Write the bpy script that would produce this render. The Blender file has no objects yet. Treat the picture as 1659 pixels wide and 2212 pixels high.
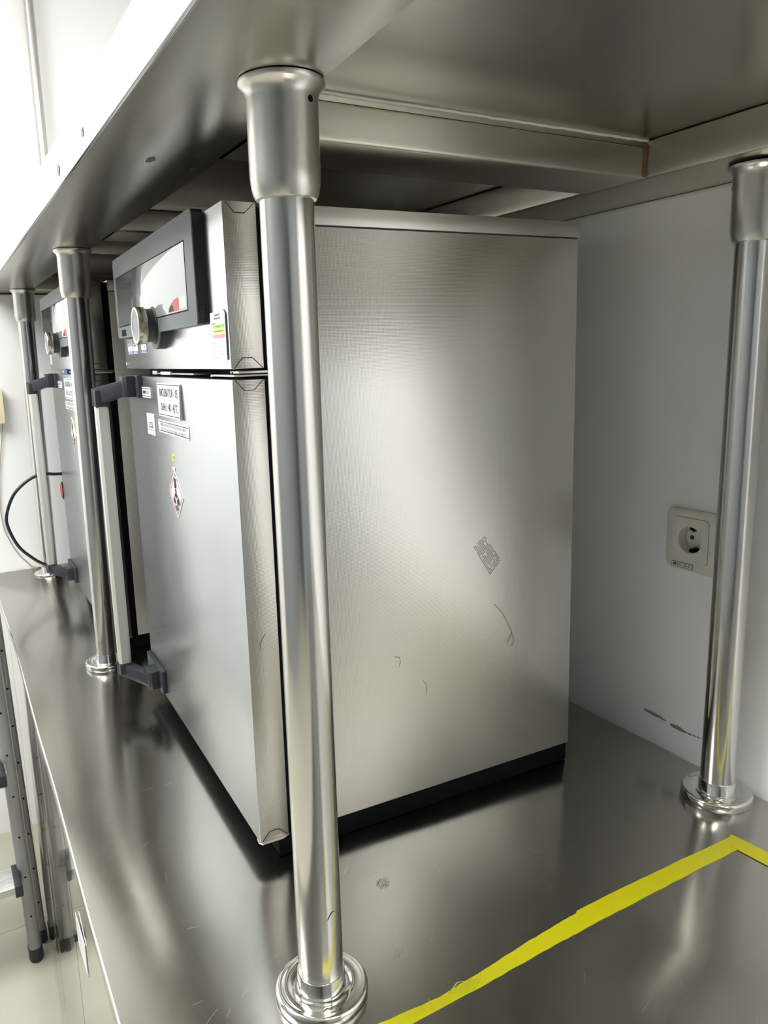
import bpy, bmesh, math, random
from mathutils import Vector, Matrix
random.seed(7)
S = bpy.context.scene
COL = S.collection
PI = math.pi
BZ = -0.0155            # worktop height
H = 0.8312              # underside of the shelf frame
WALL = 0.687            # back wall plane
FLOOR = -0.89

# ------------------------------------------------------------------ materials
def mat(name, col, rough=0.5, metal=0.0, **kw):
    m = bpy.data.materials.new(name); m.use_nodes = True
    b = m.node_tree.nodes['Principled BSDF']
    b.inputs['Base Color'].default_value = (*col, 1)
    b.inputs['Roughness'].default_value = rough
    b.inputs['Metallic'].default_value = metal
    if 'spec' in kw: b.inputs['Specular IOR Level'].default_value = kw['spec']
    if 'coat' in kw:
        b.inputs['Coat Weight'].default_value = kw['coat']; b.inputs['Coat Roughness'].default_value = kw.get('coatr', .05)
    if 'emit' in kw:
        b.inputs['Emission Color'].default_value = (*kw.get('ecol', (1, 1, 1)), 1); b.inputs['Emission Strength'].default_value = kw['emit']
    if 'aniso' in kw: b.inputs['Anisotropic'].default_value = kw['aniso']
    return m

def nt(m): return m.node_tree.nodes, m.node_tree.links, m.node_tree.nodes['Principled BSDF']

def ramp_link(m, fac, socket, lo, hi):
    n, l, b = nt(m)
    r = n.new('ShaderNodeMapRange'); r.inputs['To Min'].default_value = lo; r.inputs['To Max'].default_value = hi
    l.new(fac, r.inputs['Value']); l.new(r.outputs['Result'], b.inputs[socket])
    return r

def noise(m, scale, vec=(1, 1, 1), detail=3, rough=.6):
    n, l, b = nt(m)
    tc = n.new('ShaderNodeTexCoord'); mp = n.new('ShaderNodeMapping'); mp.inputs['Scale'].default_value = vec
    t = n.new('ShaderNodeTexNoise'); t.inputs['Scale'].default_value = scale; t.inputs['Detail'].default_value = detail
    t.inputs['Roughness'].default_value = rough
    l.new(tc.outputs['Object'], mp.inputs['Vector']); l.new(mp.outputs['Vector'], t.inputs['Vector'])
    return t

def bump(m, height, strength, dist):
    n, l, b = nt(m)
    bp = n.new('ShaderNodeBump'); bp.inputs['Strength'].default_value = strength; bp.inputs['Distance'].default_value = dist
    l.new(height, bp.inputs['Height']); l.new(bp.outputs['Normal'], b.inputs['Normal'])
    return bp

def brushed(name, col, rough, vec, rvar=.05, bdist=0.0, bscale=60):
    m = mat(name, col, rough, 1.0)
    t = noise(m, bscale, vec, 4)
    ramp_link(m, t.outputs['Fac'], 'Roughness', max(.02, rough - rvar), rough + rvar)
    if bdist: bump(m, t.outputs['Fac'], .5, bdist)
    return m

M = {}
# worktop: brushed steel with fine straight scratches and dull wiped patches
m = mat('steel_worktop', (.43, .42, .385), .18, 1.0)
n, l, b = nt(m)
t1 = noise(m, 5, (1, 1, 1), 4); t2 = noise(m, 40, (1, 40, 1), 3)
mx = n.new('ShaderNodeMath'); mx.operation = 'ADD'
l.new(t1.outputs['Fac'], mx.inputs[0]); l.new(t2.outputs['Fac'], mx.inputs[1])
rr = ramp_link(m, mx.outputs[0], 'Roughness', .14, .22); rr.inputs['From Min'].default_value = .6; rr.inputs['From Max'].default_value = 1.4
bump(m, t2.outputs['Fac'], .2, .00002)
M['top'] = m
M['shelf'] = brushed('steel_shelf_underside', (.42, .41, .375), .25, (1, 30, 1), .04)
M['frame'] = brushed('steel_folded_frame', (.56, .535, .465), .30, (1, 1, 20), .05)
M['fascia'] = brushed('steel_shelf_fascia', (.80, .80, .80), .22, (1, 1, 30), .04)
M['cab'] = mat('steel_cabinet_mirror', (.68, .67, .63), .06, 1.0)
tw = noise(M['cab'], 3.5, (1, 1, .7), 1); bump(M['cab'], tw.outputs['Fac'], .35, .012)
M['tube'] = brushed('steel_tube_polished', (.70, .685, .655), .17, (30, 30, .6), .04, .00004, 30)
M['collar'] = brushed('steel_collar_satin', (.60, .585, .54), .30, (30, 30, .5), .06, .00004, 30)
M['flange'] = mat('steel_flange_chrome', (.78, .77, .74), .06, 1.0)
M['stain'] = mat('dark_smudge', (.10, .10, .10), .35, .8)
M['bead'] = mat('sealant_bead', (.62, .60, .54), .5)
M['rust'] = mat('weld_rust', (.16, .09, .035), .7)

def dimple(name, col, rough, pitch, dist):
    m = mat(name, col, rough, 1.0)
    n, l, b = nt(m)
    tc = n.new('ShaderNodeTexCoord')
    sep = n.new('ShaderNodeSeparateXYZ'); l.new(tc.outputs['Object'], sep.inputs[0])
    def sn(a, bb, sgn):
        ad = n.new('ShaderNodeMath'); ad.operation = 'ADD' if sgn > 0 else 'SUBTRACT'
        l.new(a, ad.inputs[0]); l.new(bb, ad.inputs[1])
        mu = n.new('ShaderNodeMath'); mu.operation = 'MULTIPLY'; mu.inputs[1].default_value = 2 * PI / pitch
        l.new(ad.outputs[0], mu.inputs[0])
        si = n.new('ShaderNodeMath'); si.operation = 'SINE'; l.new(mu.outputs[0], si.inputs[0])
        return si.outputs[0]
    xy = n.new('ShaderNodeMath'); xy.operation = 'ADD'; l.new(sep.outputs['X'], xy.inputs[0]); l.new(sep.outputs['Y'], xy.inputs[1])
    a = sn(xy.outputs[0], sep.outputs['Z'], 1); c = sn(xy.outputs[0], sep.outputs['Z'], -1)
    mu = n.new('ShaderNodeMath'); mu.operation = 'MULTIPLY'; l.new(a, mu.inputs[0]); l.new(c, mu.inputs[1])
    bump(m, mu.outputs[0], .6, dist)
    return m
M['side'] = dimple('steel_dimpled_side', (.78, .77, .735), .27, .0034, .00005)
M['side_gap_shade'] = mat('gap_shade_side_panel', (.03, .034, .04), .45)  # unseen left sides, coloured dark to put shade into the gap between incubators
M['strip'] = dimple('steel_dimpled_edge', (.60, .58, .54), .25, .0034, .00005)
M['door'] = mat('steel_smooth_door', (.54, .57, .585), .27, 1.0)
M['panel'] = dimple('steel_ribbed_panel', (.66, .68, .69), .24, .0030, .00003)
M['lid'] = brushed('steel_body_lid', (.62, .60, .55), .33, (1, 1, 1), .04)
M['black'] = mat('black_plastic', (.003, .0033, .0045), .7, spec=.12)
M['seam'] = mat('dark_seam', (.03, .03, .032), .6)
M['grey_pl'] = mat('grey_plastic_bezel', (.165, .185, .198), .42)
M['handle_pl'] = mat('charcoal_plastic', (.025, .030, .037), .40)
M['bar'] = mat('handle_bar_satin', (.56, .565, .53), .38, .25)
M['bezel_side'] = mat('bezel_black_side', (.016, .020, .025), .38)
m = mat('display_glass', (.42, .45, .47), .06, 0, coat=1.0, coatr=.02); M['glass'] = m
M['dial'] = mat('dial_turned_steel', (.45, .42, .35), .25, 1.0)
M['dial_rim'] = mat('dial_bright_rim', (.93, .92, .88), .30, .6)
M['dial_face'] = mat('dial_face_grey', (.22, .235, .25), .45)
M['paper'] = mat('white_paper', (.86, .87, .87), .45, 0, coat=.3, coatr=.15)
M['ink'] = mat('black_ink', (.02, .02, .025), .6)
M['grey_ink'] = mat('grey_ink', (.20, .20, .22), .6)
M['green'] = mat('green_ink', (.32, .66, .13), .5)
M['yellow_ink'] = mat('yellow_ink', (.88, .78, .06), .5)
M['pink'] = mat('pink_ink', (.80, .30, .36), .5)
M['red'] = mat('red_ink', (.55, .06, .07), .4)
M['purple'] = mat('purple_ink', (.13, .09, .40), .5)
M['blue'] = mat('blue_tape', (.02, .10, .62), .5)
M['tape'] = mat('yellow_tape', (.38, .36, .0), .38)
tn = noise(M['tape'], 30, (1, 1, 1), 4); ramp_link(M['tape'], tn.outputs['Fac'], 'Roughness', .3, .5)
M['tape_mark'] = mat('tape_green_stain', (.30, .33, .01), .5)
M['white_pl'] = mat('ivory_socket_plastic', (.66, .66, .60), .35)
M['cream_pl'] = mat('cream_socket_plastic', (.80, .72, .50), .35)
M['brass'] = mat('contact_metal', (.35, .33, .28), .3, 1)
M['cable'] = mat('black_cable_rubber', (.015, .018, .024), .35)
M['thin'] = mat('thin_brown_wire', (.42, .36, .28), .5)
M['alu'] = mat('ladder_grey_paint', (.30, .30, .295), .42, .35)
M['tread'] = mat('ladder_tread_alu', (.75, .76, .76), .35, .9)
tt = noise(M['tread'], 1, (900, 1, 1), 0); bump(M['tread'], tt.outputs['Fac'], .6, .002)
M['rubber'] = mat('ladder_black_rubber', (.02, .022, .028), .5)
M['pole'] = brushed('steel_upright_dull', (.50, .49, .46), .3, (20, 20, 1), .05)
M['hair'] = mat('dark_hair', (.05, .045, .04), .6)
M['residue'] = mat('adhesive_residue', (.42, .40, .36), .5, .8)
M['smear'] = mat('dried_smear', (.50, .50, .50), .45, .8)

def wall_mat(name, col):
    m = mat(name, col, .45)
    t = noise(m, 140, (1, 1, 1), 3); bump(m, t.outputs['Fac'], .10, .001)
    return m
M['wall'] = wall_mat('painted_wall', (.86, .87, .88))
M['wall_end'] = wall_mat('painted_wall_end', (.94, .945, .94))
M['wall_room'] = mat('painted_wall_grey', (.20, .215, .225), .5)
M['ceil'] = mat('ceiling_white', (.85, .85, .85), .7)
m = mat('floor_tile', (.50, .49, .41), .10)
n, l, b = nt(m)
br = n.new('ShaderNodeTexBrick'); br.offset = 0; br.inputs['Scale'].default_value = 1
br.inputs['Color1'].default_value = (.41, .40, .33, 1); br.inputs['Color2'].default_value = (.395, .385, .32, 1); br.inputs['Mortar'].default_value = (.26, .25, .21, 1)
br.inputs['Mortar Size'].default_value = .0018; br.inputs['Brick Width'].default_value = .6; br.inputs['Row Height'].default_value = .6
tc = n.new('ShaderNodeTexCoord'); mp = n.new('ShaderNodeMapping'); mp.inputs['Location'].default_value = (.27, .58, 0)
l.new(tc.outputs['Object'], mp.inputs['Vector']); l.new(mp.outputs['Vector'], br.inputs['Vector']); l.new(br.outputs['Color'], b.inputs['Base Color'])
M['floor'] = m
M['led'] = mat('led_diffuser', (.9, .9, .9), .6, 0, emit=1.0, ecol=(1.0, .985, .95))
M['lampframe'] = mat('lamp_frame_white', (.8, .8, .8), .5)

# ------------------------------------------------------------------ mesh helpers
class MB:
    def __init__(s): s.bm = bmesh.new(); s.mats = []
    def mi(s, key):
        if key not in s.mats: s.mats.append(key)
        return s.mats.index(key)
    def _add(s, verts, faces, key, smooth=False, mx=None):
        vs = [s.bm.verts.new(mx @ Vector(v) if mx else v) for v in verts]
        i = s.mi(key)
        out = []
        for f in faces:
            try: fc = s.bm.faces.new([vs[k] for k in f])
            except ValueError: continue
            fc.material_index = i; fc.smooth = smooth; out.append(fc)
        return vs, out
    def box(s, x0, x1, y0, y1, z0, z1, key, bev=0, seg=2, mx=None):
        V = [(x0, y0, z0), (x1, y0, z0), (x1, y1, z0), (x0, y1, z0), (x0, y0, z1), (x1, y0, z1), (x1, y1, z1), (x0, y1, z1)]
        return s.hexa(V, key, bev, seg, mx)
    def hexa(s, V, key, bev=0, seg=2, mx=None):
        F = [(0, 3, 2, 1), (4, 5, 6, 7), (0, 1, 5, 4), (1, 2, 6, 5), (2, 3, 7, 6), (3, 0, 4, 7)]
        vs, fs = s._add(V, F, key, False, mx)
        if bev:
            es = list({e for f in fs for e in f.edges})
            r = bmesh.ops.bevel(s.bm, geom=es, offset=bev, segments=seg, profile=.5, affect='EDGES', clamp_overlap=True)
            i = s.mi(key)
            for f in r['faces']: f.material_index = i; f.smooth = True
        return s
    def prism(s, poly, axis, a, b, key, bev=0, mx=None, smooth=False):
        """extrude a 2-D outline along an axis ('x','y','z'); poly gives the two other coordinates in order"""
        def P(u, v, w):
            return {'x': (w, u, v), 'y': (u, w, v), 'z': (u, v, w)}[axis]
        k = len(poly)
        V = [P(u, v, a) for u, v in poly] + [P(u, v, b) for u, v in poly]
        F = [tuple(range(k)), tuple(range(2 * k - 1, k - 1, -1))] + [(i, i + k, (i + 1) % k + k, (i + 1) % k) for i in range(k)]
        vs, fs = s._add(V, F, key, smooth, mx)
        if smooth: fs[0].smooth = False; fs[1].smooth = False
        if bev:
            es = list({e for f in fs[:2] for e in f.edges})
            r = bmesh.ops.bevel(s.bm, geom=es, offset=bev, segments=2, profile=.5, affect='EDGES', clamp_overlap=True)
            for f in r['faces']: f.material_index = s.mi(key); f.smooth = True
        return s
    def lathe(s, prof, key, n=48, mx=None, caps=True):
        """prof: list of (r, z); turned about z"""
        V = []; F = []
        k = len(prof)
        for i in range(n):
            a = 2 * PI * i / n
            for r, z in prof: V.append((r * math.cos(a), r * math.sin(a), z))
        for i in range(n):
            j = (i + 1) % n
            for q in range(k - 1):
                F.append((i * k + q, j * k + q, j * k + q + 1, i * k + q + 1))
        vs, fs = s._add(V, F, key, True, mx)
        if caps and prof[0][0] > 1e-6:
            try: f = s.bm.faces.new([vs[i * k] for i in range(n)][::-1]); f.material_index = s.mi(key)
            except ValueError: pass
        if caps and prof[-1][0] > 1e-6:
            try: f = s.bm.faces.new([vs[i * k + k - 1] for i in range(n)]); f.material_index = s.mi(key)
            except ValueError: pass
        bmesh.ops.remove_doubles(s.bm, verts=[v for v in vs if v.is_valid], dist=1e-7)
        return s
    def tube(s, pts, r, key, n=12):
        pts = [Vector(p) for p in pts]
        rings = []
        up = None
        for i, p in enumerate(pts):
            t = (pts[min(i + 1, len(pts) - 1)] - pts[max(i - 1, 0)]).normalized()
            if up is None:
                up = Vector((0, 0, 1)) if abs(t.z) < .9 else Vector((1, 0, 0))
            u = (up - t * up.dot(t)).normalized(); w = t.cross(u); up = u
            rings.append([p + r * (math.cos(2 * PI * k / n) * u + math.sin(2 * PI * k / n) * w) for k in range(n)])
        V = [v for g in rings for v in g]
        F = []
        for i in range(len(rings) - 1):
            for k in range(n):
                F.append((i * n + k, i * n + (k + 1) % n, (i + 1) * n + (k + 1) % n, (i + 1) * n + k))
        F.append(tuple(range(n))[::-1]); F.append(tuple((len(rings) - 1) * n + k for k in range(n)))
        s._add(V, F, key, True)
        return s
    def poly(s, verts, key, mx=None):
        s._add(verts, [tuple(range(len(verts)))], key, False, mx); return s
    def text(s, string, size, key, mx, align='CENTER', sx=1.0, bold=.007):
        c = bpy.data.curves.new('t', 'FONT'); c.body = string; c.size = size; c.align_x = align; c.align_y = 'CENTER'; c.resolution_u = 2; c.offset = bold * size
        o = bpy.data.objects.new('t', c); COL.objects.link(o)
        me = bpy.data.meshes.new_from_object(o.evaluated_get(bpy.context.evaluated_depsgraph_get()))
        V = [(v.co.x * sx, v.co.y, 0) for v in me.vertices]
        vs = [s.bm.verts.new(mx @ Vector(v)) for v in V]; i = s.mi(key)
        for p in me.polygons:
            try: f = s.bm.faces.new([vs[k] for k in p.vertices]); f.material_index = i
            except ValueError: pass
        bpy.data.objects.remove(o); bpy.data.curves.remove(c); bpy.data.meshes.remove(me)
        return s
    def obj(s, name, parent=None, fixn=True, autosmooth=False):
        if fixn: bmesh.ops.recalc_face_normals(s.bm, faces=s.bm.faces[:])
        me = bpy.data.meshes.new(name); s.bm.to_mesh(me); s.bm.free()
        me.set_sharp_from_angle(angle=math.radians(38))
        for k in s.mats: me.materials.append(M[k])
        o = bpy.data.objects.new(name, me); COL.objects.link(o)
        if parent: o.parent = parent
        return o

def tag(o, label=None, cat=None, group=None, kind=None):
    if label: o['label'] = label
    if cat: o['category'] = cat
    if group: o['group'] = group
    if kind: o['kind'] = kind
    return o
def empty(name, label, cat, loc=(0, 0, 0), rz=0, group=None):
    o = bpy.data.objects.new(name, None); COL.objects.link(o); o.location = loc; o.rotation_euler = (0, 0, rz); o.empty_display_size = .05
    return tag(o, label, cat, group)
def rrect(cx, cy, w, h, r, n=6):
    out = []
    for (sx, sy, a0) in ((1, 1, 0), (-1, 1, 90), (-1, -1, 180), (1, -1, 270)):
        for i in range(n + 1):
            a = math.radians(a0 + 90 * i / n)
            out.append((cx + sx * (w / 2 - r) + r * math.cos(a), cy + sy * (h / 2 - r) + r * math.sin(a)))
    return out
def lerp_tab(tab, x):
    tab = sorted(tab)
    for (x0, y0), (x1, y1) in zip(tab, tab[1:]):
        if x <= x1: return y0 + (y1 - y0) * (x - x0) / (x1 - x0)
    (x0, y0), (x1, y1) = tab[-2:]
    return y0 + (y1 - y0) * (x - x0) / (x1 - x0)
# matrix that stands text (drawn in XY) up in a plane facing -y, at depth y
def front(x, y, z): return Matrix.Translation((x, y, z)) @ Matrix.Rotation(PI / 2, 4, 'X')

XL, XR, YF, ZC = -1.96, 3.2, -2.6, 1.95   # room limits
SX1 = .62                                  # the shelf stops here
BX1 = 1.5                                  # bench and shelf run on to here, behind the camera

# ------------------------------------------------------------------ the setting
o = MB().box(XL - .1, XR + .1, YF - .1, WALL + .1, FLOOR - .1, FLOOR, 'floor').obj('floor'); tag(o, kind='structure')
o = MB().box(XL - .1, XR + .1, YF - .1, WALL + .1, ZC, ZC + .1, 'ceil').obj('ceiling'); tag(o, kind='structure')
SX, SZ, SH = -.1105, .3330, .026            # opening in the back wall for the socket cup
mb = MB()
mb.box(XL - .1, SX - SH, WALL, WALL + .1, FLOOR, ZC, 'wall'); mb.box(SX + SH, XR + .1, WALL, WALL + .1, FLOOR, ZC, 'wall')
mb.box(SX - SH, SX + SH, WALL, WALL + .1, FLOOR, SZ - SH, 'wall'); mb.box(SX - SH, SX + SH, WALL, WALL + .1, SZ + SH, ZC, 'wall')
mb.box(SX - SH, SX + SH, WALL + .04, WALL + .1, SZ - SH, SZ + SH, 'wall')
wb = mb.obj('wall_back'); tag(wb, kind='structure')
o = MB().box(XL - .1, XL, YF, WALL, FLOOR, ZC, 'wall_end').obj('wall_left'); tag(o, kind='structure')
o = MB().box(XR, XR + .1, YF, WALL, FLOOR, ZC, 'wall_room').obj('wall_right'); tag(o, kind='structure')
o = MB().box(XL - .1, XR + .1, YF - .1, YF, FLOOR, ZC, 'wall_room').obj('wall_front'); tag(o, kind='structure')

# unseen grey door added in the right-hand wall to darken post reflections
M['doorpaint'] = mat('door_blue_grey', (.05, .06, .075), .35)
dr = MB().box(XR - .03, XR - .001, -2.15, -1.20, FLOOR, FLOOR + 2.1, 'doorpaint', .004).obj('added_door'); tag(dr, kind='structure')
mb = MB(); mb.tube([(XR - .03, -1.30, FLOOR + 1.02), (XR - .075, -1.30, FLOOR + 1.02), (XR - .08, -1.32, FLOOR + 1.02), (XR - .08, -1.42, FLOOR + 1.02)], .009, 'flange', 12); mb.obj('added_door_handle', dr)

# chipped paint low on the back wall
mb = MB()
def chip(cx, cz, w, h, rot, key, n=16, y=WALL - .0006):
    pts = []
    for i in range(n):
        a = 2 * PI * i / n; r = 1 + random.uniform(-.18, .18)
        u, v = math.cos(a) * w / 2 * r, math.sin(a) * h / 2 * r
        pts.append((cx + u * math.cos(rot) - v * math.sin(rot), y, cz + u * math.sin(rot) + v * math.cos(rot)))
    mb.poly(pts, key)
M['chip'] = mat('chipped_plaster', (.30, .26, .24), .8)
M['chip_edge'] = mat('chip_edge', (.17, .15, .14), .8)
for cx, cz, w, h in ((-.170, .0335, .040, .0058), (-.123, .0290, .030, .0066), (-.150, .0315, .012, .0022), (-.103, .0280, .010, .0028), (-.094, .0285, .007, .0022), (-.087, .0290, .006, .002), (-.080, .0295, .005, .0016)):
    chip(cx, cz, w, h, -.03, 'chip_edge'); chip(cx + .0006, cz + .0006, w * .84, h * .66, -.03, 'chip', y=WALL - .0009)
for cx, cz in ((-.205, .058), (-.11, .395), (-.16, .372), (-.172, .33), (-.088, .388)):
    chip(cx, cz, .006, .0045, .4, 'wall', y=WALL - .0012)
mb.obj('paint_chip', wb)

# ------------------------------------------------------------------ lower bench
EDGE = [(-1.96, -.150), (-1.58, -.1544), (-1.2578, -.1557), (-.7554, -.1685), (-.5635, -.1712), (-.2385, -.1795), (-.0743, -.1825), (BX1, -.190)]
bench = empty('steel_workbench', 'long brushed stainless steel workbench with a flat top carrying two incubators', 'workbench', (0, 0, BZ))
mb = MB()
xs = [-1.955, -1.58, -1.2578, -.7554, -.5635, -.2385, -.0743, BX1]
out = [(x, lerp_tab(EDGE, x)) for x in xs]
poly = out + [(BX1, WALL - .002), (-1.955, WALL - .002)]
mb.prism(poly, 'z', -.034, 0, 'top', bev=.003)
mb.obj('worktop', bench)
mb = MB(); mb.tube([(x, y + .0012, -.0034) for x, y in out], .0034, 'fascia', 14); mb.obj('rolled_edge', bench)
mb = MB()
inner = [(x, y + .02) for x, y in out]
mb.prism(inner + [(BX1, WALL - .004), (-1.955, WALL - .004)], 'z', FLOOR - BZ + .06, -.034, 'cab')
mb.prism([(x, y + .05) for x, y in out] + [(BX1, WALL - .004), (-1.955, WALL - .004)], 'z', FLOOR - BZ, FLOOR - BZ + .06, 'frame')
mb.obj('cabinet_carcass', bench)
edges = [-1.95, -1.515, -1.035, -.555, -.075, .405, .885, 1.365]
for a, c in zip(edges, edges[1:]):
    a += .0025; c -= .0025
    mb = MB()
    ya, yc = lerp_tab(EDGE, a) + .004, lerp_tab(EDGE, c) + .004
    z0, z1 = FLOOR - BZ + .065, -.040
    mb.hexa([(a, ya, z0), (c, yc, z0), (c, yc + .015, z0), (a, ya + .015, z0), (a, ya, z1), (c, yc, z1), (c, yc + .015, z1), (a, ya + .015, z1)], 'cab')
    d = mb.obj('cabinet_door', bench)
    if abs(a + .5525) < .01:
        yy = lerp_tab(EDGE, -.50) + .0015
        MB().box(-.470, -.395, yy - .001, yy - .0002, -.205, -.155, 'paper').obj('paper_notice', d)
        MB().box(-.4785, -.470, yy - .006, yy + .002, -.203, -.190, 'rubber', .001).obj('handle', d)

# dried smears and scratches on the worktop
rnd = random.Random(11)
mb = MB()
def blob(cx, cy, r, n, key, z):
    for i in range(n):
        a = rnd.uniform(0, 2 * PI); q = r * math.sqrt(rnd.random()); x, y = cx + q * math.cos(a), cy + q * math.sin(a)
        L = rnd.uniform(.001, .004); w_ = rnd.uniform(.00006, .00018); th = rnd.gauss(-.7, .5)
        dx, dy = math.cos(th), math.sin(th)
        mb.poly([(x - dx * L - dy * w_, y - dy * L + dx * w_, z), (x + dx * L - dy * w_, y + dy * L + dx * w_, z), (x + dx * L + dy * w_, y + dy * L - dx * w_, z), (x - dx * L + dy * w_, y - dy * L - dx * w_, z)], key)
blob(-.112, .140, .0085, 110, 'smear', .0003)
blob(-.008, .098, .0080, 40, 'smear', .0003)
mb.obj('dried_smear', bench)
mb = MB()
for i in range(150):
    x, y = rnd.uniform(-1.2, .25), rnd.uniform(-.15, .60)
    if y > .02 and -.85 < x < -.2 or y > .02 and x < -1.04: continue
    L = rnd.uniform(.004, .022); th = rnd.gauss(-.95, .35); w_ = .00009; dx, dy = math.cos(th), math.sin(th)
    mb.poly([(x - dy * w_, y + dx * w_, .0002), (x + dx * L - dy * w_, y + dy * L + dx * w_, .0002), (x + dx * L + dy * w_, y + dy * L - dx * w_, .0002), (x + dy * w_, y - dx * w_, .0002)], 'smear')
mb.obj('scratch', bench)

# ------------------------------------------------------------------ yellow marking tape on the worktop
t = BZ + .0004
mb = MB()
left = [(.0690, .0249), (.0600, .10), (.0560, .16), (.0510, .22), (.0478, .267), (.0464, .30), (.0444, .303), (.0446, .38), (.0468, .46), (.0504, .5745)]
right = [(.0716, .56), (.0700, .46), (.0695, .38), (.0688, .30), (.0691, .256), (.0705, .20), (.0715, .14), (.0717, .0591), (.0716, -.02)]
left[0] = (.0540, -.02); left.insert(1, (.0556, .0326))
rnd = random.Random(3)
def ragged(ps, k=6, a=.0005):
    o = []
    for (x0, y0), (x1, y1) in zip(ps, ps[1:]):
        for i in range(k):
            f = i / k; o.append((x0 + (x1 - x0) * f + rnd.uniform(-a, a), y0 + (y1 - y0) * f))
    return o + [ps[-1]]
pl_ = ragged(left) + ragged(right)
mb.prism(pl_, 'z', BZ + .0001, BZ + .0005, 'tape')
q = [(.0613, .1095), (.0719, .1325), (.0640, .149), (.0545, .1255)]
cx, cy = sum(p[0] for p in q) / 4, sum(p[1] for p in q) / 4
for f0, f1 in ((1, .86), (.66, .54), (.34, .2)):
    for i in range(4):
        a, c = q[i], q[(i + 1) % 4]
        P = lambda p, f: (cx + (p[0] - cx) * f, cy + (p[1] - cy) * f, BZ + .0007)
        mb.poly([P(a, f0), P(c, f0), P(c, f1), P(a, f1)], 'tape_mark')
mb.poly([(.0555, .089, BZ + .0007), (.0715, .0845, BZ + .0007), (.0715, .0850, BZ + .0007), (.0555, .0895, BZ + .0007)], 'tape_mark')
o = mb.obj('tape_strip'); tag(o, 'long yellow tape strip stuck on the worktop with a faint diamond stain', 'tape')
mb = MB()
mb.prism([(.0504, .5745), (.40, .612), (.40, .590), (.1106, .5551), (.0710, .5525), (.062, .5515), (.048, .5725)], 'z', BZ + .0006, BZ + .0010, 'tape')
o = mb.obj('tape_strip'); tag(o, 'short yellow tape strip running along the wall from the tape corner by the rear post', 'tape')

# ------------------------------------------------------------------ overhead shelf
shelf = empty('steel_shelf', 'heavy stainless steel overhead shelf standing on round posts above the incubators', 'shelf', (0, 0, H))
FE = [(-1.955, -.078), (-1.4133, -.0834), (-.8, -.0925), (-.205, -.0994), (.1102, -.1036), (SX1, -.112)]
fx = [-1.952, -1.4133, -.8, -.205, .1102, SX1]
fo = [(x, lerp_tab(FE, x)) for x in fx]
IE = [(-1.955, .036), (-.9811, .036), (-.5572, .0390), (-.1755, .0385), (.0231, .0270), (.1651, .0170), (SX1, .0)]
ix = [SX1, .1651, .0231, -.1755, -.5572, -.9811, -1.952]
io = [(x, lerp_tab(IE, x)) for x in ix]
mb = MB(); mb.prism(fo + io, 'z', 0, .046, 'shelf', bev=.0025)
fc = mb.obj('front_channel', shelf)
mb = MB()
for (x, y, w_, h_) in ((-.273, -.032, .014, .0055), (-.240, .0090, .012, .004), (-.297, .0220, .013, .0045)):
    mb.poly([(x + w_ * math.cos(2 * PI * k / 12) * random.uniform(.7, 1.1), y + h_ * math.sin(2 * PI * k / 12) * random.uniform(.6, 1.1), -.0003) for k in range(12)], 'stain')
mb.obj('dark_stain', fc)
mb = MB()      # outer lip of the shelf, bright fascia
lip = [(x, y - .0035) for x, y in fo] + [(x, y - .0003) for x, y in fo][::-1]
mb.prism(lip, 'z', .0005, .054, 'fascia', bev=.001)
M['scuff'] = mat('fascia_scuff', (.25, .25, .26), .6)
for (x, z, w, h) in ((-.2673, .0197, .012, .012), (-.436, .0170, .020, .016)):
    y = lerp_tab(FE, x) - .0042
    pts = []
    for i in range(14):
        a = 2 * PI * i / 14; r = random.uniform(.6, 1.1)
        pts.append((x + w / 2 * r * math.cos(a), y, z + h / 2 * r * math.sin(a)))
    mb.poly(pts, 'scuff')
mb.obj('fascia', shelf)
mb = MB(); mb.box(-1.950, SX1, -.07, .682, .0475, .053, 'shelf'); mb.obj('deck_plate', shelf)
def beam(x0, x1, bead=False):
    mb = MB()
    y0, y1 = .030, .588
    mb.box(x0, x1, y0, y1, 0, .0395, 'frame', bev=.0035, seg=3)
    mb.box(x0 + .002, x1 - .001, y0, y1, .0392, .0475, 'frame')
    b_ = mb.obj('cross_beam', shelf)
    if bead:
        mb = MB()
        pts = []
        for i in range(60):
            f = i / 59; pts.append((x1 + .0002 + random.uniform(-.0006, .0006), .06 + f * .53, .0466 + random.uniform(-.0004, .0004)))
        mb.tube(pts, .0018, 'bead', 8)
        mb.obj('sealant_bead', b_)
        mb = MB()
        mb.box(x1 - .002, x1 + .0006, .5805, .5862, .002, .044, 'rust')
        mb.obj('weld_stain', b_)
beam(-.245, -.137, True)
beam(-.86, -.752)
beam(-1.14, -1.03)
beam(-1.945, -1.84)
beam(.50, .61)
mb = MB()
mb.hexa([(-1.95, .5862, .0), (SX1, .5862, .0), (SX1, .682, -.0095), (-1.95, .682, -.0095), (-1.95, .5862, .0470), (SX1, .5862, .0470), (SX1, .682, .0470), (-1.95, .682, .0470)], 'frame', .003, 3)
mb.obj('back_channel', shelf)
mb = MB(); mb.tube([(-1.95, .6835, -.0105), (SX1, .6835, -.0105)], .0024, 'bead', 8); mb.box(-1.95, SX1, .681, .6865, -.0095, -.004, 'seam'); mb.box(-1.9595, -1.9515, -.080, .680, -.0035, .003, 'seam'); mb.obj('wall_seal', shelf)

# upright standing on the shelf beside the end wall
mb = MB()
mb.lathe([(.0135, 0), (.0135, ZC - H - .054)], 'pole', 24)
o = mb.obj('shelf_upright'); o.location = (-1.93, .122, H + .0535)
tag(o, 'slim steel upright tube standing on top of the shelf at the end wall', 'post')

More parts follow.
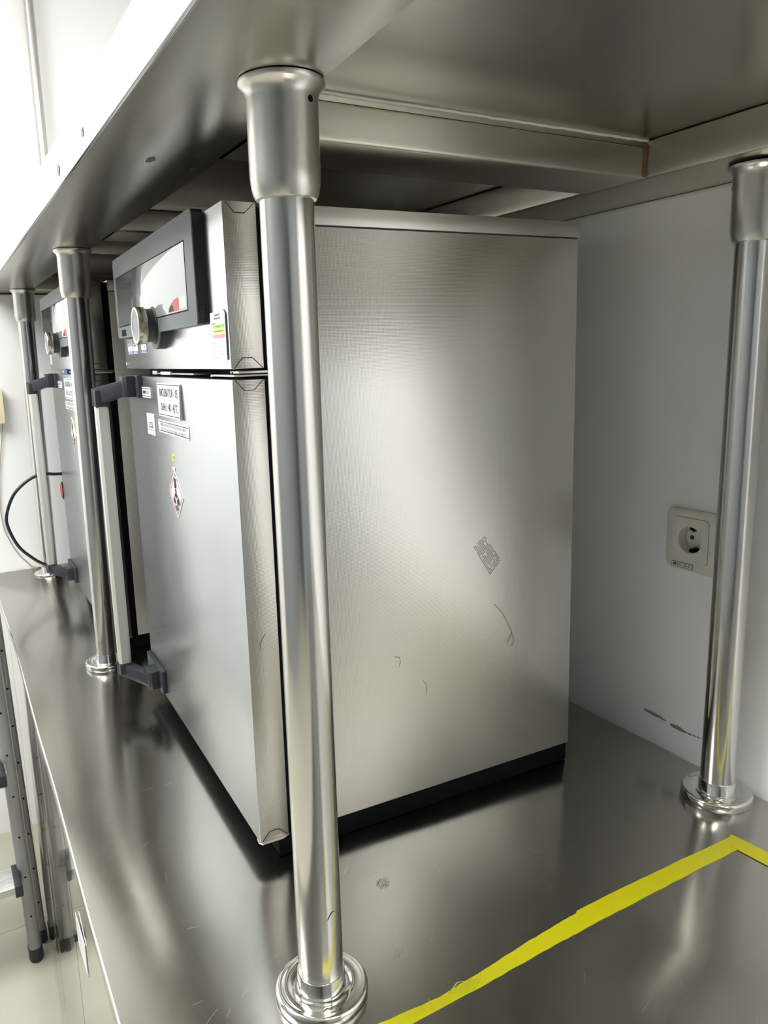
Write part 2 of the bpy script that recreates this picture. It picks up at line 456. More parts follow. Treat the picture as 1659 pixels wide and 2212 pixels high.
# ------------------------------------------------------------------ support posts
def post(base, top, label, hole=None, mark=False):
    """tube with a flared collar below the shelf and a chrome floor flange"""
    zb, zt = base[2], top[2]
    h = zt - zb
    root = empty('support_post', label, 'post', base, 0, None)
    # lean of the tube follows the two measured ends
    sh = Matrix(((1, 0, (top[0] - base[0]) / h, 0), (0, 1, (top[1] - base[1]) / h, 0), (0, 0, 1, 0), (0, 0, 0, 1)))
    mb = MB(); mb.lathe([(.0225, .012), (.0225, h - .07)], 'tube', 64, sh); tb = mb.obj('tube', root)
    if mark:
        mb = MB()
        mb.tube([sh @ Vector((.0226 * math.cos(a), .0226 * math.sin(a), z)) for a, z in ((-.05, .0985), (.0, .1005), (.08, .1035), (.2, .1050), (.28, .1045))], .0005, 'ink', 6)
        mb.obj('scuff_mark', tb)
    mb = MB()
    prof = [(.0228, h - .0905), (.0250, h - .0895), (.0272, h - .0850), (.0285, h - .0780), (.0290, h - .0700), (.0290, h - .0150), (.0295, h - .0110), (.0315, h - .0070), (.0340, h - .0050), (.0352, h - .0030), (.0350, h - .0008), (.0330, h - .0004)]
    mb.lathe(prof, 'collar', 64, sh); cl = mb.obj('collar', root)
    if hole is not None:
        for a, z in hole:
            d = MB(); R = sh @ Matrix.Translation((0, 0, h - z)) @ Matrix.Rotation(a, 4, 'Z') @ Matrix.Translation((.0282, 0, 0)) @ Matrix.Rotation(PI / 2, 4, 'Y')
            d.lathe([(.0001, .0012), (.0026, .0012), (.0026, 0)], 'black', 16, R); d.obj('grub_screw_hole', cl)
    mb = MB()
    prof = [(.0460, 0), (.0465, .0008), (.0465, .0085), (.0462, .0095), (.0445, .0112), (.0430, .0116), (.0412, .0114), (.0395, .0116), (.0360, .0120), (.0318, .0116), (.0292, .0104), (.0280, .0098), (.0262, .0096), (.0246, .0098), (.0241, .0106), (.0239, .0270), (.0236, .0276), (.0226, .0278)]
    mb.lathe(prof, 'flange', 72); mb.obj('base_flange', root)
    return root
g = None
post((-.0075, .0030, BZ), (.0010, 0, H), 'nearest steel post, large in the foreground in front of the near incubator', hole=[(math.radians(25), .018)], mark=True)
post((-1.0085, .0035, BZ), (-.985, .006, H), 'middle front steel post between the two incubator doors')
post((-1.8370, .0050, BZ), (-1.832, .0125, H), 'farthest front steel post beside the end wall and black cable')
post((-.0195, .6385, BZ), (-.0115, .6385, .8262), 'rear steel post against the wall, half hiding the wall socket', hole=[(math.radians(-150), .024)])

# ------------------------------------------------------------------ incubators
FW = .600
def flap(mb, z, sgn, x=.0004):
    """dark corner-fold line on the edge strip of a door or panel"""
    pts = [(.0035, z), (.0135, z + sgn * .0115), (.0255, z + sgn * .0115), (.0375, z)]
    w = .0004
    for (y0, z0), (y1, z1) in zip(pts, pts[1:]):
        d = Vector((y1 - y0, z1 - z0)).normalized(); nx = Vector((-d.y, d.x)) * w
        mb.poly([(x, y0 + nx.x, z0 + nx.y), (x, y1 + nx.x, z1 + nx.y), (x, y1 - nx.x, z1 - nx.y), (x, y0 - nx.x, z0 - nx.y)], 'seam')

def sticker(name, parent, x0, x1, z0, z1, y=-.0009, bars=True, lines=(), tilt=0, label=None, base='paper', extra=None):
    mb = MB()
    mb.box(x0, x1, y, -.0002, z0, z1, base)
    if bars:
        for z in (z0 + .0022, z1 - .0030):
            mb.box(x0 + .001, x1 - .001, y - .00015, y, z, z + .0011, 'ink')
    for s_, size, x, z, key, sx in lines:
        mb.text(s_, size, key, front(x, y - .0003, z), sx=sx)
    if extra: extra(mb, y)
    o = mb.obj(name, parent, fixn=False)
    if label: o['label'] = label
    return o

def fold_shade(mb): pass

def incubator(name, label, loc, rz, spec):
    root = empty(name, label, 'incubator', loc, rz)
    # base and body
    MB().box(-FW + .004, -.004, .026, .5050, BZ + .0006, .0165, 'black', .002).obj('base', root)
    mb = MB()
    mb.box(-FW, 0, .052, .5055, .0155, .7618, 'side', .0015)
    mb.bm.normal_update(); i = mb.mi('side_gap_shade')
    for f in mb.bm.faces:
        if f.normal.x < -.9: f.material_index = i  # left face takes the dark colour that shades the gap
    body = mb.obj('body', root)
    MB().box(-FW + .006, -.006, .0395, .0530, .020, .780, 'black').obj('gasket', root)
    mb = MB(); mb.box(-FW - .0008, .0008, .052, .5075, .7632, .784, 'lid', .001); mb.obj('lid', root)
    mb = MB(); mb.box(-FW + .001, -.0012, .0535, .504, .7610, .7640, 'seam'); mb.obj('lid_seam', body)
    # door
    mb = MB()
    mb.box(-FW, 0, 0, .039, .0157, .5925, 'door', .0012)
    bm = mb.bm; i = mb.mi('strip')
    for f in bm.faces:
        if f.normal.x > .9 or f.normal.x < -.9: f.material_index = i
    bm.normal_update()
    for f in bm.faces:
        if abs(f.normal.x) > .9: f.material_index = i
    flap(mb, .592, -1); flap(mb, .0165, 1)
    door = mb.obj('door', root)
    mb = MB(); mb.prism([(-.004, -.0006), (.0015, .003), (.0022, .030), (-.002, .040), (-.012, .040), (-.012, .0)], 'z', .0128, .0160, 'lid', .0005); mb.obj('door_corner_plate', door)
    # hinge pieces in the slot above the door
    mb = MB()
    mb.box(-.090, .0008, .0025, .048, .5958, .5978, 'bar', .0004)
    mb.box(-.030, .0012, .0080, .050, .5992, .6020, 'lid', .0004)
    mb.lathe([(.0, .0), (.0065, 0), (.0065, .0030), (.003, .0042), (0, .0042)], 'black', 20, Matrix.Translation((-.022, .014, .5978)))
    mb.lathe([(.0, .0), (.0022, 0), (.0022, .0022), (0, .0028)], 'dial_rim', 14, Matrix.Translation((-.086, .0035, .5952)))
    mb.obj('hinge_plate', root)
    mb = MB(); mb.box(-.420, -.180, .0060, .030, .5965, .5985, 'bar', .0004); mb.box(-.360, -.300, .0045, .0070, .5960, .6005, 'dial_rim'); mb.box(-.415, -.385, .0045, .0070, .5960, .6015, 'lid')
    mb.obj('latch_plate', root)
    # control housing
    mb = MB()
    mb.box(-FW, 0, 0, .039, .6045, .784, 'panel', .0012)
    mb.bm.normal_update(); i = mb.mi('strip')
    for f in mb.bm.faces:
        if abs(f.normal.x) > .9: f.material_index = i
    flap(mb, .7835, -1); flap(mb, .6050, 1)
    housing = mb.obj('control_housing', root)
    # bezel with the round bump under the dial
    cx, cz = -.300, .667
    x0, x1, z0, z1 = -.577, -.074, .6572, .7885
    r = .006
    outl = []
    def arc(ax, az, r_, a0, a1, n=6):
        for k in range(n + 1):
            a = math.radians(a0 + (a1 - a0) * k / n); outl.append((ax + r_ * math.cos(a), az + r_ * math.sin(a)))
    arc(x1 - r, z1 - r, r, 90, 0); arc(x1 - r, z0 + r, r, 0, -90)
    br_ = .0335; h0 = cz - z0
    a = math.degrees(math.asin(-h0 / br_))
    arc(cx, cz, br_, a, -180 - a, 20)
    arc(x0 + r, z0 + r, r, 270, 180); arc(x0 + r, z1 - r, r, 180, 90)
    mb = MB(); mb.prism(outl, 'y', -.0125, .0005, 'bezel_side'); mb.prism(outl, 'y', -.0140, -.0124, 'grey_pl', .0010)
    bez = mb.obj('bezel', housing)
    # socket cover on the side of the bezel, small black mark under the glass
    mb = MB()
    for (ya, yb, za, zb) in ((-.0105, -.0101, .6630, .6805), (-.0030, -.0026, .6630, .6805), (-.0105, -.0026, .6801, .6805), (-.0105, -.0026, .6630, .6634)):
        mb.box(x1 - .001, x1 + .0002, ya, yb, za, zb, 'black')
    mb.obj('socket_cover', bez)
    mb = MB(); mb.box(-.540, -.505, -.0143, -.0138, .6600, .6705, 'black'); mb.obj('dark_badge', bez, fixn=False)
    mb = MB()
    mb.box(-.556, -.112, -.0145, -.0135, .6770, .7565, 'glass', .0003)
    scr = mb.obj('display_glass', bez)
    mb = MB()
    for a_, b_, c_, d_ in ((-.558, -.110, .7565, .7580), (-.558, -.110, .6755, .6770), (-.558, -.556, .6755, .758), (-.112, -.110, .6755, .758)):
        mb.box(a_, b_, -.01435, -.0135, c_, d_, 'black')
    mb.obj('display_border', bez)
    mb = MB()  # reflection of a red and white object, painted flat onto the glass
    pts = [(-.205, -.0148, .6790), (-.198, -.0148, .6850), (-.186, -.0148, .6900), (-.170, -.0148, .6935), (-.150, -.0148, .6945), (-.150, -.0148, .6790)]
    mb.poly(pts, 'red')
    mb.poly([(-.149, -.0148, .6800), (-.149, -.0148, .6945), (-.116, -.0148, .6935), (-.116, -.0148, .6810)], 'paper')
    mb.poly([(-.205, -.01485, .6790), (-.198, -.01485, .6850), (-.188, -.01485, .6880), (-.180, -.01485, .6860), (-.176, -.01485, .6790)], 'ink')
    mb.obj('painted_reflection', scr, fixn=False)['label'] = 'red and white reflection painted on the display'
    # dial
    T = Matrix.Translation((cx, 0, cz)) @ Matrix.Rotation(PI / 2, 4, 'X')      # lathe axis towards -y
    mb = MB(); mb.lathe([(.0265, .0138), (.0265, .0150), (.0235, .0165), (.0232, .0275)], 'handle_pl', 48, T)
    dial = mb.obj('dial', housing)
    mb = MB(); mb.lathe([(.0240, .0272), (.0258, .0275), (.0262, .0285), (.0262, .0395), (.0258, .0402)], 'dial', 64, T, False)
    mb.lathe([(.0258, .0402), (.0250, .0408), (.0222, .0406), (.0218, .0390)], 'dial_rim', 64, T, False)
    mb.obj('dial_ring', dial)
    mb = MB(); mb.lathe([(.0219, .0392), (.0219, .0396), (.010, .0398), (0, .0399)], 'dial_face', 48, T); mb.obj('dial_face', dial)
    # handle on the left edge of the door
    def bracket(zlo, zhi, hub_lo, hub_hi, arm, nm='handle_bracket'):
        mb = MB()
        mb.box(-FW + .0005, -.480, -.0080, 0, zlo, zhi, 'handle_pl', .0015)
        mb.prism([(-.538, -.006), (-.538, -.022), (-.533, -.0275), (-.503, -.0275), (-.498, -.022), (-.498, -.006)], 'z', hub_lo, hub_hi, 'handle_pl', .0015)
        (a0, a1), (b0, b1) = arm
        A, B = (-.518, -.020), (-.5625, -.0565)
        d = Vector((B[0] - A[0], B[1] - A[1])).normalized(); p = Vector((-d.y, d.x)) * .0095
        B2 = (B[0] + d.x * .012, B[1] + d.y * .012)
        V = []
        for (q, lo, hi) in ((A, a0, a1), (B2, b0, b1)): V.append((q, lo, hi))
        (qa, la, ha), (qb, lb, hb) = V
        mb.hexa([(qa[0] + p.x, qa[1] + p.y, la), (qb[0] + p.x, qb[1] + p.y, lb), (qb[0] - p.x, qb[1] - p.y, lb), (qa[0] - p.x, qa[1] - p.y, la),
                 (qa[0] + p.x, qa[1] + p.y, ha), (qb[0] + p.x, qb[1] + p.y, hb), (qb[0] - p.x, qb[1] - p.y, hb), (qa[0] - p.x, qa[1] - p.y, ha)], 'handle_pl', .002)
        return mb.obj(nm, door)
    mbx = -.5625; mby = -.0565
    bracket(.5570, .5945, .5580, .5935, ((.562, .587), (.5415, .573)))
    bracket(.0250, .0680, .0300, .0640, ((.033, .056), (.046, .072)))
    mb = MB()
    w, d, c = .0125, .0108, .0042
    mb.prism([(mbx - w, mby - d + c), (mbx - w + c, mby - d), (mbx + w - c, mby - d), (mbx + w, mby - d + c), (mbx + w, mby + d - c), (mbx + w - c, mby + d), (mbx - w + c, mby + d), (mbx - w, mby + d - c)], 'z', .0700, .5430, 'bar', .0008)
    for zl, zh in ((.5395, .5715), (.0475, .0705)):
        e = MB(); e.box(mbx - w - .0006, mbx + w + .0006, mby - d - .0006, mby + d + .0006, zl, zh, 'handle_pl', .004); e.obj('bar_elbow', door)
    mb.obj('handle_bar', door)['label'] = 'satin aluminium handle bar'
    # stickers on the door
    no, tmp, code = spec['no'], spec['temp'], spec['code']
    sticker('model_sticker', door, -.4830, -.4165, .5580, .5755, lines=(('MEMMERT IN 75', .0080, -.4500, .5668, 'ink', .80),), label='small white model sticker by the handle')
    def curl(mb, y): mb.hexa([(-.2290, y - .0002, .5340), (-.2255, y - .0045, .5335), (-.2250, y - .0040, .5335), (-.2285, y, .5340), (-.2290, y - .0002, .5830), (-.2262, y - .0020, .5832), (-.2258, y - .0016, .5832), (-.2285, y, .5830)], 'paper')
    sticker('name_sticker', door, -.3680, -.2285, .5335, .5838, y=-.0011, lines=((f'INCUBATOR - {no}', .0172, -.2985, .5690, 'ink', .84), (f'SUHU : {tmp}°C', .0172, -.2985, .5475, 'ink', .80)), extra=curl, label='large white incubator number sticker')
    sticker('notice_sticker', door, -.3775, -.1985, .5078, .5270, lines=(('MEMBUKA INKUBATOR TIDAK BOLEH LEBIH DARI 2 MENIT', .0066, -.288, .5203, 'grey_ink', .86), ('OPENING THE INCUBATOR NOT MORE THAN 2 MINUTES', .0066, -.288, .5133, 'grey_ink', .86)), label='long white two-line notice sticker')
    if code:
        def und(mb, y): mb.box(-.4530, -.4120, y - .00015, y, .5065, .5072, 'ink'); mb.box(-.4540, -.4250, y - .00015, y, .5285, .5288, 'grey_ink')
        sticker('code_sticker', door, -.4590, -.4045, .4985, .5330, bars=False, lines=((code, .0140, -.4315, .5140, 'ink', .72),), extra=und, label='white sticker with an inventory code')
    # yellow dot
    dz, dx = spec['dot']
    mb = MB(); T2 = Matrix.Translation((dx, 0, dz)) @ Matrix.Rotation(PI / 2, 4, 'X'); mb.lathe([(.0055, 0), (.0055, .0006), (0, .0006)], 'yellow_ink', 20, T2)
    mb.lathe([(.002, .0008), (.0014, .0008)], 'ink', 12, T2); mb.obj('dot_sticker', door)['label'] = 'tiny round yellow sticker'
    # red-bordered diamond sign
    hx, hz, hw, hh = spec['diamond']
    mb = MB()
    mb.prism([(hx - hw, hz), (hx, hz - hh), (hx + hw, hz), (hx, hz + hh)], 'y', -.0010, -.0002, 'paper')
    mb.box(hx - .012, hx + .002, -.0009, -.0003, hz + hh - .002, hz + hh + .0035, 'paper')
    def dia(f): return [(hx - hw * f, hz), (hx, hz - hh * f), (hx + hw * f, hz), (hx, hz + hh * f)]
    for i in range(4):
        A, B = dia(.90), dia(.82); j = (i + 1) % 4
        mb.poly([(A[i][0], -.0013, A[i][1]), (A[j][0], -.0013, A[j][1]), (B[j][0], -.0013, B[j][1]), (B[i][0], -.0013, B[i][1])], 'red')
    def ell(ex, ez, a, b_, key, rot=0, y=-.0014):
        pts = []
        for k in range(20):
            u, v = a * math.cos(2 * PI * k / 20), b_ * math.sin(2 * PI * k / 20)
            pts.append((hx + hw * (ex + u * math.cos(rot) - v * math.sin(rot)), y, hz + hh * (ez + u * math.sin(rot) + v * math.cos(rot))))
        mb.poly(pts, key)
    ell(-.03, .42, .17, .26, 'ink'); ell(-.01, .16, .10, .22, 'ink'); ell(.0, -.10, .26, .13, 'ink')
    ell(-.24, -.26, .18, .16, 'ink', .5); ell(.26, -.26, .18, .16, 'ink', -.5); ell(0, -.52, .20, .17, 'ink', 0)
    ell(0, -.27, .06, .13, 'paper', 0, -.0016); ell(-.12, -.17, .03, .13, 'paper', .9, -.0016); ell(.12, -.17, .03, .13, 'paper', -.9, -.0016)
    ell(0, -.42, .13, .035, 'paper', 0, -.0016); ell(0, -.55, .02, .12, 'paper', 0, -.0016); ell(-.03, .24, .12, .015, 'paper', 0, -.0016)
    mb.obj('hazard_sticker', door, fixn=False)['label'] = 'white diamond sticker with red border'
    # stickers on the control housing
    if spec['cond']:
        mb = MB()
        X0, X1, Z0, Z1 = -.0600, -.0065, .6145, .6700
        V = [(X0, Z0), (X1, Z0), (X1 + .0005, Z1 - .0035), (X1 - .007, Z1 + .0008), (X0 - .0015, Z1 - .001)]
        mb.prism(V, 'y', -.0022, -.0016, 'paper')
        y = -.0024
        def bar(a, c, z0_, z1_, key): mb.box(X0 + (X1 - X0) * a, X0 + (X1 - X0) * c, y, y + .0001, Z0 + (Z1 - Z0) * z0_, Z0 + (Z1 - Z0) * z1_, key)
        for a, c, zz in ((.30, .68, .905), (.24, .72, .835)):
            for k in range(3):
                f = (c - a) / 3; bar(a + k * f, a + k * f + f * .8, zz, zz + .035, 'grey_ink')
        bar(.06, .34, .745, .762, 'grey_ink')
        bar(.16, .95, .655, .725, 'green'); bar(.16, .95, .555, .632, 'yellow_ink'); bar(.16, .95, .455, .528, 'pink')
        bar(.40, .64, .680, .700, 'grey_ink'); bar(.24, .88, .582, .604, 'grey_ink'); bar(.36, .74, .480, .505, 'paper')
        for zz in (.69, .63, .59, .54, .50, .44): bar(.05, .10, zz, zz + .012, 'ink')
        bar(.06, .18, .36, .372, 'grey_ink')
        for zz in (.27, .20, .13, .06): bar(.05, .95, zz, zz + .004, 'grey_ink')
        mb.obj('condition_sticker', housing)['label'] = 'white sticker with green, yellow and pink bars'
    for (sx, dzz) in spec['stamps']:
        mb = MB()
        w_, h_ = .040, .026
        mb.box(sx, sx + w_, -.0008, -.0002, .6300 + dzz, .6300 + dzz + h_, 'paper')
        mb.box(sx + .001, sx + w_ - .001, -.0010, -.0008, .6308 + dzz, .6345 + dzz, 'purple')
        mb.box(sx + .006, sx + w_ - .006, -.0011, -.0010, .6320 + dzz, .6332 + dzz, 'paper')
        for k in range(5):
            px_ = sx + .004 + random.random() * .028; pz_ = .637 + dzz + random.random() * .013
            mb.box(px_, px_ + random.uniform(.002, .008), -.0010, -.0008, pz_, pz_ + random.uniform(.001, .004), 'purple' if k % 2 else 'grey_ink')
        mb.obj('stamp_sticker', housing)['label'] = 'small sticker with a purple band'
    for s_ in spec.get('extra', ()): s_(root, door, housing, body)
    return root

def side_marks(root, door, housing, body):
    # diamond of old adhesive, loose hairs on the right-hand side
    mb = MB()
    q = [(.3277, .3524), (.3471, .3659), (.3766, .3266), (.3558, .3078)]
    x = .0003
    # thin broken rows of residue left in the dimples
    def P(u, v):
        a = [q[0][i] + (q[1][i] - q[0][i]) * u for i in (0, 1)]; c = [q[3][i] + (q[2][i] - q[3][i]) * u for i in (0, 1)]
        return a[0] + (c[0] - a[0]) * v, a[1] + (c[1] - a[1]) * v
    N, K = 10, 20
    for i in range(N):
        for j in range(K):
            if random.random() < .12: continue
            u0, v0 = (i + .2) / N, (j + .2) / K; u1, v1 = (i + .8) / N, (j + .8) / K
            mb.poly([(x, *P(u0, v0)), (x, *P(u1, v0)), (x, *P(u1, v1)), (x, *P(u0, v1))], 'residue')
    mb.obj('adhesive_residue', body)['label'] = 'faint diamond of old adhesive'
    for pts in ([(.3638, .2646), (.3770, .2500), (.3885, .2304), (.3950, .2166), (.3986, .2024), (.3945, .1955)], [(.3943, .2166), (.3910, .2080), (.3869, .2027)], [(.2001, .2212), (.2075, .2190), (.2092, .2120), (.2068, .2053)], [(.2448, .1775), (.2500, .1680), (.2496, .1562)]):
        mb = MB(); mb.tube([(.0006, y, z) for y, z in pts], .0002, 'hair', 6); mb.obj('loose_hair', body)
    mb = MB(); mb.tube([(.0006, y, z) for y, z in ((.0215, .2886), (.015, .2782), (.0157, .2692))], .0002, 'hair', 6); mb.obj('loose_hair', door)
    MB().box(-.597, -.590, -.0010, -.0002, .6110, .6160, 'paper').obj('paper_scrap', housing)

def far_extras(root, door, housing, body):
    MB().box(-.330, -.300, -.0012, .004, .594, .606, 'blue').obj('blue_tape_tab', housing)
    mb = MB(); mb.box(-.590, -.556, -.0008, -.0002, .618, .655, 'paper')
    for k in range(5): mb.box(-.586, -.560 - random.random() * .012, -.0010, -.0008, .622 + k * .006, .6235 + k * .006, 'grey_ink')
    mb.obj('tall_label', housing)
    # port plug on the left side
    T = Matrix.Translation((-FW - .030, .012, .262)) @ Matrix.Rotation(PI / 2, 4, 'X')
    mb = MB(); mb.lathe([(.026, 0), (.026, .010), (.020, .013)], 'black', 32, T); mb.lathe([(.020, .013), (.019, .0145), (0, .015)], 'red', 32, T); mb.box(-FW - .03, -FW + .001, .012, .030, .25, .274, 'black')
    mb.obj('port_plug', door)['label'] = 'round black port plug with red end'

incubator('incubator', 'large silver incubator in the foreground numbered 05, its dimpled right side in view', (-.2205, .0264, 0), -.0413,
          dict(no='05', temp='40 - 45', code='LC0226', dot=(.4745, -.2994), diamond=(-.2960, .4190, .0410, .0370), cond=True,
               stamps=((-.570, 0), (-.5255, 0), (-.4600, .0008)), extra=(side_marks,)))
incubator('incubator', 'farther silver incubator behind the middle post, near the end wall', (-1.062, .0300, 0), -.0200,
          dict(no='04', temp='30 - 35', code=None, dot=(.4770, -.270), diamond=(-.2960, .4480, .0390, .0390), cond=False,
               stamps=((-.540, .010), (-.495, .012)), extra=(far_extras,)))

# ------------------------------------------------------------------ wall sockets
sock = empty('wall_socket', 'ivory single wall socket on the back wall, half hidden by the rear post', 'socket', (-.1105, WALL, .3315))
def ring(mb, O, I, y0, y1, key):
    k = len(O)
    V = [(u, y0, v) for u, v in O] + [(u, y0, v) for u, v in I] + [(u, y1, v) for u, v in I] + [(u, y1, v) for u, v in O]
    F = []
    for i in range(k):
        j = (i + 1) % k
        for a in range(4):
            c = (a + 1) % 4; F.append((i + a * k, j + a * k, j + c * k, i + c * k))
    mb._add(V, F, key, True)
mb = MB()
O1, O2, O3 = rrect(0, 0, .0860, .0920, .012, 8), rrect(0, 0, .0850, .0910, .0115, 8), rrect(0, 0, .0800, .0860, .010, 8)
I1 = rrect(0, .0015, .0600, .0660, .006, 8)
k = len(O1)
V = []
for P_, y in ((O1, 0), (O1, -.0045), (O2, -.0075), (O3, -.0095), (I1, -.0095), (I1, 0)): V += [(u, y, v) for u, v in P_]
F = [(i + a * k, (i + 1) % k + a * k, (i + 1) % k + (a + 1) * k, i + (a + 1) * k) for i in range(k) for a in range(5)]
mb._add(V, F, 'white_pl', True); mb.obj('socket_frame', sock)
mb = MB()
ring(mb, rrect(0, .0015, .0600, .0660, .006, 8), rrect(0, .0015, .0588, .0648, .0055, 8), -.0094, -.0040, 'seam')
base_ = rrect(0, .0015, .0590, .0650, .0055, 8)
outer = []
for (p0, p1) in zip(base_, base_[1:] + base_[:1]):          # even spacing along the straight sides
    m_ = max(1, round(math.hypot(p1[0] - p0[0], p1[1] - p0[1]) / .002))
    outer += [(p0[0] + (p1[0] - p0[0]) * q / m_, p0[1] + (p1[1] - p0[1]) * q / m_) for q in range(m_)]
k = len(outer)
circ = []
for (u, v) in outer:
    a = math.atan2(v - .0015, u); circ.append((.0198 * math.cos(a), .0015 + .0198 * math.sin(a)))
V = [(u, -.0108, v) for u, v in outer] + [(u, -.0108, v) for u, v in circ] + [(u * .96, .0075, (v - .0015) * .96 + .0015) for u, v in circ] + [(u, -.0090, v) for u, v in outer]
F = [(i, (i + 1) % k, (i + 1) % k + k, i + k) for i in range(k)] + [(i + k, (i + 1) % k + k, (i + 1) % k + 2 * k, i + 2 * k) for i in range(k)] + [tuple(range(2 * k, 3 * k))] + [(i, i + 3 * k, (i + 1) % k + 3 * k, (i + 1) % k) for i in range(k)]
mb._add(V, F, 'white_pl')
ins = mb.obj('socket_insert', sock)
mb = MB()
for sx in (-1, 1):
    T = Matrix.Translation((sx * .0095, .0073, .0015)) @ Matrix.Rotation(PI / 2, 4, 'X')
    mb.lathe([(.0033, 0), (.0033, .0006), (0, .0006)], 'seam' if sx < 0 else 'brass', 16, T)
mb.obj('pin_hole', ins)
for sz in (1, -1):
    mb = MB(); zz = .0015 + sz * .0165
    mb.box(-.0040, .0040, -.0065, .0073, zz - .0025, zz + .0025, 'black', .0008); mb.box(-.0014, .0014, -.0060, .007, zz - sz * .004 - .001, zz - sz * .004 + .001, 'brass')
    mb.obj('earth_clip', ins)
mb = MB()
mb.box(-.0300, .0060, -.0102, -.0094, -.0425, -.0345, 'seam'); mb.box(-.0294, .0054, -.0105, -.0094, -.0419, -.0351, 'white_pl')
mb.text('MAX. 16 A', .0066, 'ink', front(-.0120, -.0107, -.0385), sx=.95)
mb.obj('rating_sticker', sock, fixn=False)['label'] = 'small sticker reading MAX. 16 A'

# cream double socket on the end wall (faces +x)
ds = empty('wall_socket', 'cream double wall socket on the white end wall at the left', 'socket', (XL, -.1035, .500), PI / 2)
mb = MB()
mb.prism(rrect(0, 0, .078, .104, .004), 'y', -.030, 0, 'cream_pl', .002)
mb.obj('socket_box', ds)
for cz in (.024, -.026):
    mb = MB(); T = Matrix.Translation((0, 0, cz)) @ Matrix.Rotation(PI / 2, 4, 'X')
    mb.lathe([(.0222, .0298), (.0222, .0325), (.0195, .0325), (.0190, .0305), (0, .0303)], 'cream_pl', 32, T)
    for sx in (-.0095, .0095): mb.lathe([(.003, .0306), (0, .0307)], 'seam', 12, T @ Matrix.Translation((sx, 0, 0)))
    mb.box(.017, .0245, -.0335, -.0295, cz - .003, cz + .003, 'residue')
    mb.obj('socket_outlet', ds)

# ------------------------------------------------------------------ cables
def smooth(pts, k=8):
    P = [Vector(p) for p in pts]; P = [2 * P[0] - P[1]] + P + [2 * P[-1] - P[-2]]
    o = []
    for i in range(1, len(P) - 2):
        for j in range(k):
            t_ = j / k; a, b_, c, d = P[i - 1:i + 3]
            o.append(.5 * ((2 * b_) + (-a + c) * t_ + (2 * a - 5 * b_ + 4 * c - d) * t_ ** 2 + (-a + 3 * b_ - 3 * c + d) * t_ ** 3))
    return o + [P[-2]]
mb = MB()
mb.tube(smooth([(-1.80, .16, .285), (-1.80, .10, .294), (-1.80, .0456, .297), (-1.80, .0059, .3005), (-1.80, -.0339, .286), (-1.80, -.0754, .2495), (-1.80, -.1000, .1953), (-1.80, -.1010, .1539), (-1.80, -.0792, .0944), (-1.80, -.045, .0536), (-1.80, -.0159, .0300), (-1.795, .030, .006), (-1.78, .09, -.0095), (-1.76, .20, -.0107)]), .0046, 'cable', 14)
o = mb.obj('power_cable'); tag(o, 'thick black cable looping out beside the far incubator', 'cable')
mb = MB()
mb.tube(smooth([(-1.953, -.07, .45), (-1.955, -.095, .30), (-1.955, -.1039, .2061), (-1.955, -.1052, .1698), (-1.955, -.0984, .1101), (-1.955, -.0743, .047), (-1.953, -.0448, .0046), (-1.950, -.022, -.0130), (-1.94, .05, -.0140)]), .0016, 'thin', 10)
o = mb.obj('thin_wire'); tag(o, 'thin pale brown wire hanging down the end wall behind the black cable', 'wire')

# ------------------------------------------------------------------ folded step ladder leaning by the cabinet
lad = empty('step_ladder', 'grey folding step ladder standing folded on the floor against the bench cabinet', 'ladder', (-1.335, 0, FLOOR))
def rail(p0, p1, w, d, nm):
    """oval tube from p0 to p1"""
    p0, p1 = Vector(p0), Vector(p1); ax = (p1 - p0).normalized()
    u = Vector((1, 0, 0)); u = (u - ax * u.dot(ax)).normalized(); v = ax.cross(u)
    n_ = 20; L = (p1 - p0).length
    mb = MB(); V = []
    for q in (p0 + ax * .035, p1):
        for k in range(n_):
            a = 2 * PI * k / n_; V.append(q + u * (w / 2) * math.copysign(abs(math.cos(a)) ** .7, math.cos(a)) + v * (d / 2) * math.copysign(abs(math.sin(a)) ** .7, math.sin(a)))
    F = [(k, (k + 1) % n_, (k + 1) % n_ + n_, k + n_) for k in range(n_)] + [tuple(range(n_))[::-1], tuple(range(n_, 2 * n_))]
    mb._add(V, F, 'alu', True)
    for k in range(9):
        f = .12 + k * .1; c = p0 + ax * (L * f) + u * (w / 2 + .0002)
        R = Matrix.Translation(c) @ Matrix.Rotation(PI / 2, 4, 'Y'); mb.lathe([(.0028, 0), (0, .0003)], 'black', 10, R)
    r_ = mb.obj(nm, lad)
    mb = MB(); q0, q1 = p0, p0 + ax * .036; V = []
    for q in (q0, q1):
        for k in range(n_):
            a = 2 * PI * k / n_; V.append(q + u * (w / 2 + .003) * math.cos(a) + v * (d / 2 + .002) * math.sin(a))
    mb._add(V, F, 'rubber', True); mb.obj('rubber_foot', r_)
    return r_
for ya, sg in ((-.188, 1), (-.575, -1)):
    rail((0, ya, 0), (-.03, ya - .020 * sg, 1.10), .048, .031, 'front_rail')
    rail((-.060, ya + .0245 * sg, 0), (-.070, ya + .006 * sg, 1.00), .040, .018, 'rear_rail')
for z in (.260, .550, .840):
    xo = -.03 * z / 1.1
    yo = -.020 * z / 1.1
    mb = MB(); mb.box(xo - .012, xo + .080, -.560 - yo + .014, -.186 + yo - .014, z - .020, z, 'tread', .004)
    for k in range(9): mb.box(xo - .004 + k * .0085, xo + k * .0085, -.545, -.205, z, z + .0012, 'tread')
    st = mb.obj('step', lad)
    for ye in (-.560 - yo + .012, -.186 + yo - .030):
        MB().box(xo - .015, xo + .083, ye, ye + .018, z - .028, z + .003, 'rubber', .003).obj('step_end_cap', st)

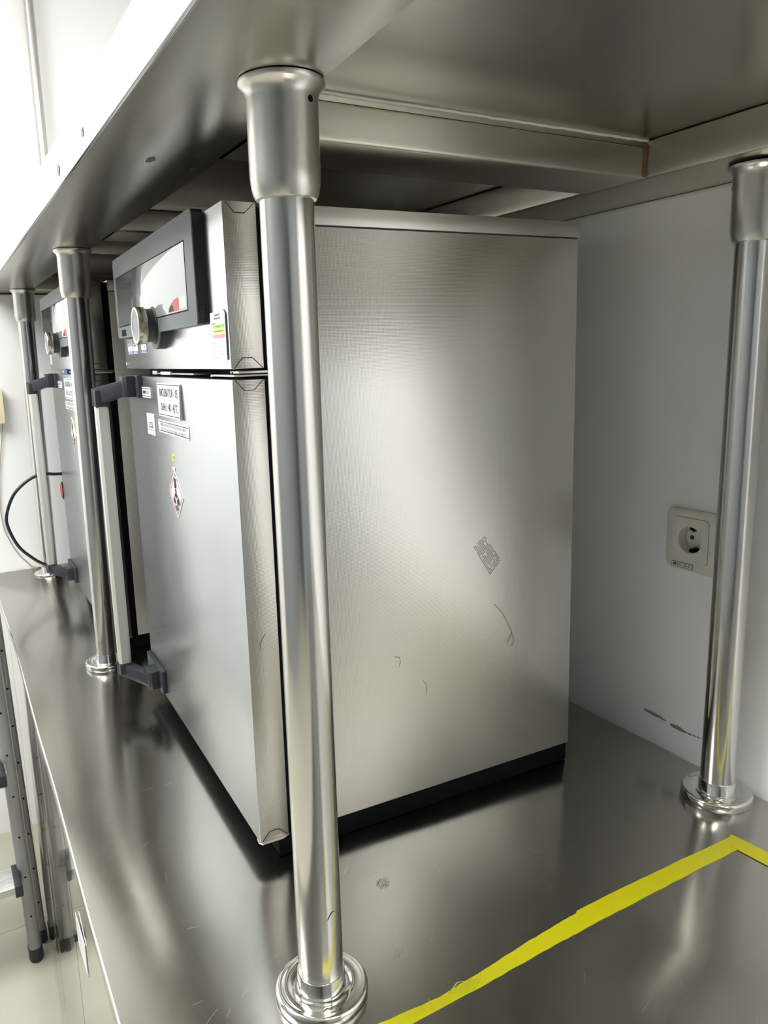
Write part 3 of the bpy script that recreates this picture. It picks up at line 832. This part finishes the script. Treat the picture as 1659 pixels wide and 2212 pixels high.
# ------------------------------------------------------------------ ceiling lamps added out of frame to light the room
def lamp(x, y, sx, sy, strength, label):
    r_ = empty('added_ceiling_light', label, 'added ceiling light', (x, y, ZC))
    mb = MB()
    for a, b_, c, d in ((-sx, sx, -sy, -sy + .02), (-sx, sx, sy - .02, sy), (-sx, -sx + .02, -sy, sy), (sx - .02, sx, -sy, sy)): mb.box(a, b_, c, d, -.03, 0, 'lampframe')
    mb.obj('frame', r_)
    k = 'led%g' % strength
    if k not in M: M[k] = mat('led_diffuser_%g' % strength, (.9, .9, .9), .6, 0, emit=strength, ecol=(1.0, .99, .965))
    MB().box(-sx + .02, sx - .02, -sy + .02, sy - .02, -.025, -.015, k).obj('diffuser', r_)
lamp(-.85, -1.35, .55, .80, 17, 'added ceiling light panel over the far end of the bench')
lamp(1.30, .05, .40, .40, 56, 'added ceiling light panel over the near end of the bench')

# ------------------------------------------------------------------ world, camera
w = bpy.data.worlds.new('room_ambient'); S.world = w; w.use_nodes = True
w.node_tree.nodes['Background'].inputs['Color'].default_value = (.8, .85, .9, 1); w.node_tree.nodes['Background'].inputs['Strength'].default_value = .05

cam = bpy.data.cameras.new('camera'); co = bpy.data.objects.new('camera', cam); COL.objects.link(co); S.camera = co
R = Matrix(((0.48935479435723916, 0.8714592878736919, -0.033024155072644834), (0.14404286436531677, -0.11811704266153589, -0.982496828217948), (-0.8601067017905506, 0.47603263943932556, -0.18332863312480674)))
# rows: image right, image down, forward
Rt = Matrix((R[0], -Vector(R[1]), -Vector(R[2]))).transposed()
co.matrix_world = Matrix.Translation((.6002, -.2804, .6153)) @ Rt.to_4x4()
f = 1651.3976
cam.sensor_fit = 'VERTICAL'; cam.sensor_height = 24.0; cam.lens = f / 2212 * 24.0
cam.shift_x = 70.61 / 2212; cam.shift_y = -30.18 / 2212
cam.clip_start = .01; cam.clip_end = 50

vs = S.view_settings
vs.view_transform = 'Standard'; vs.look = 'None'; vs.exposure = 0; vs.gamma = 1; vs.use_curve_mapping = False
S.cycles.use_denoising = True
S.cycles.max_bounces = 12; S.cycles.diffuse_bounces = 5; S.cycles.glossy_bounces = 8
S.cycles.sample_clamp_indirect = 5
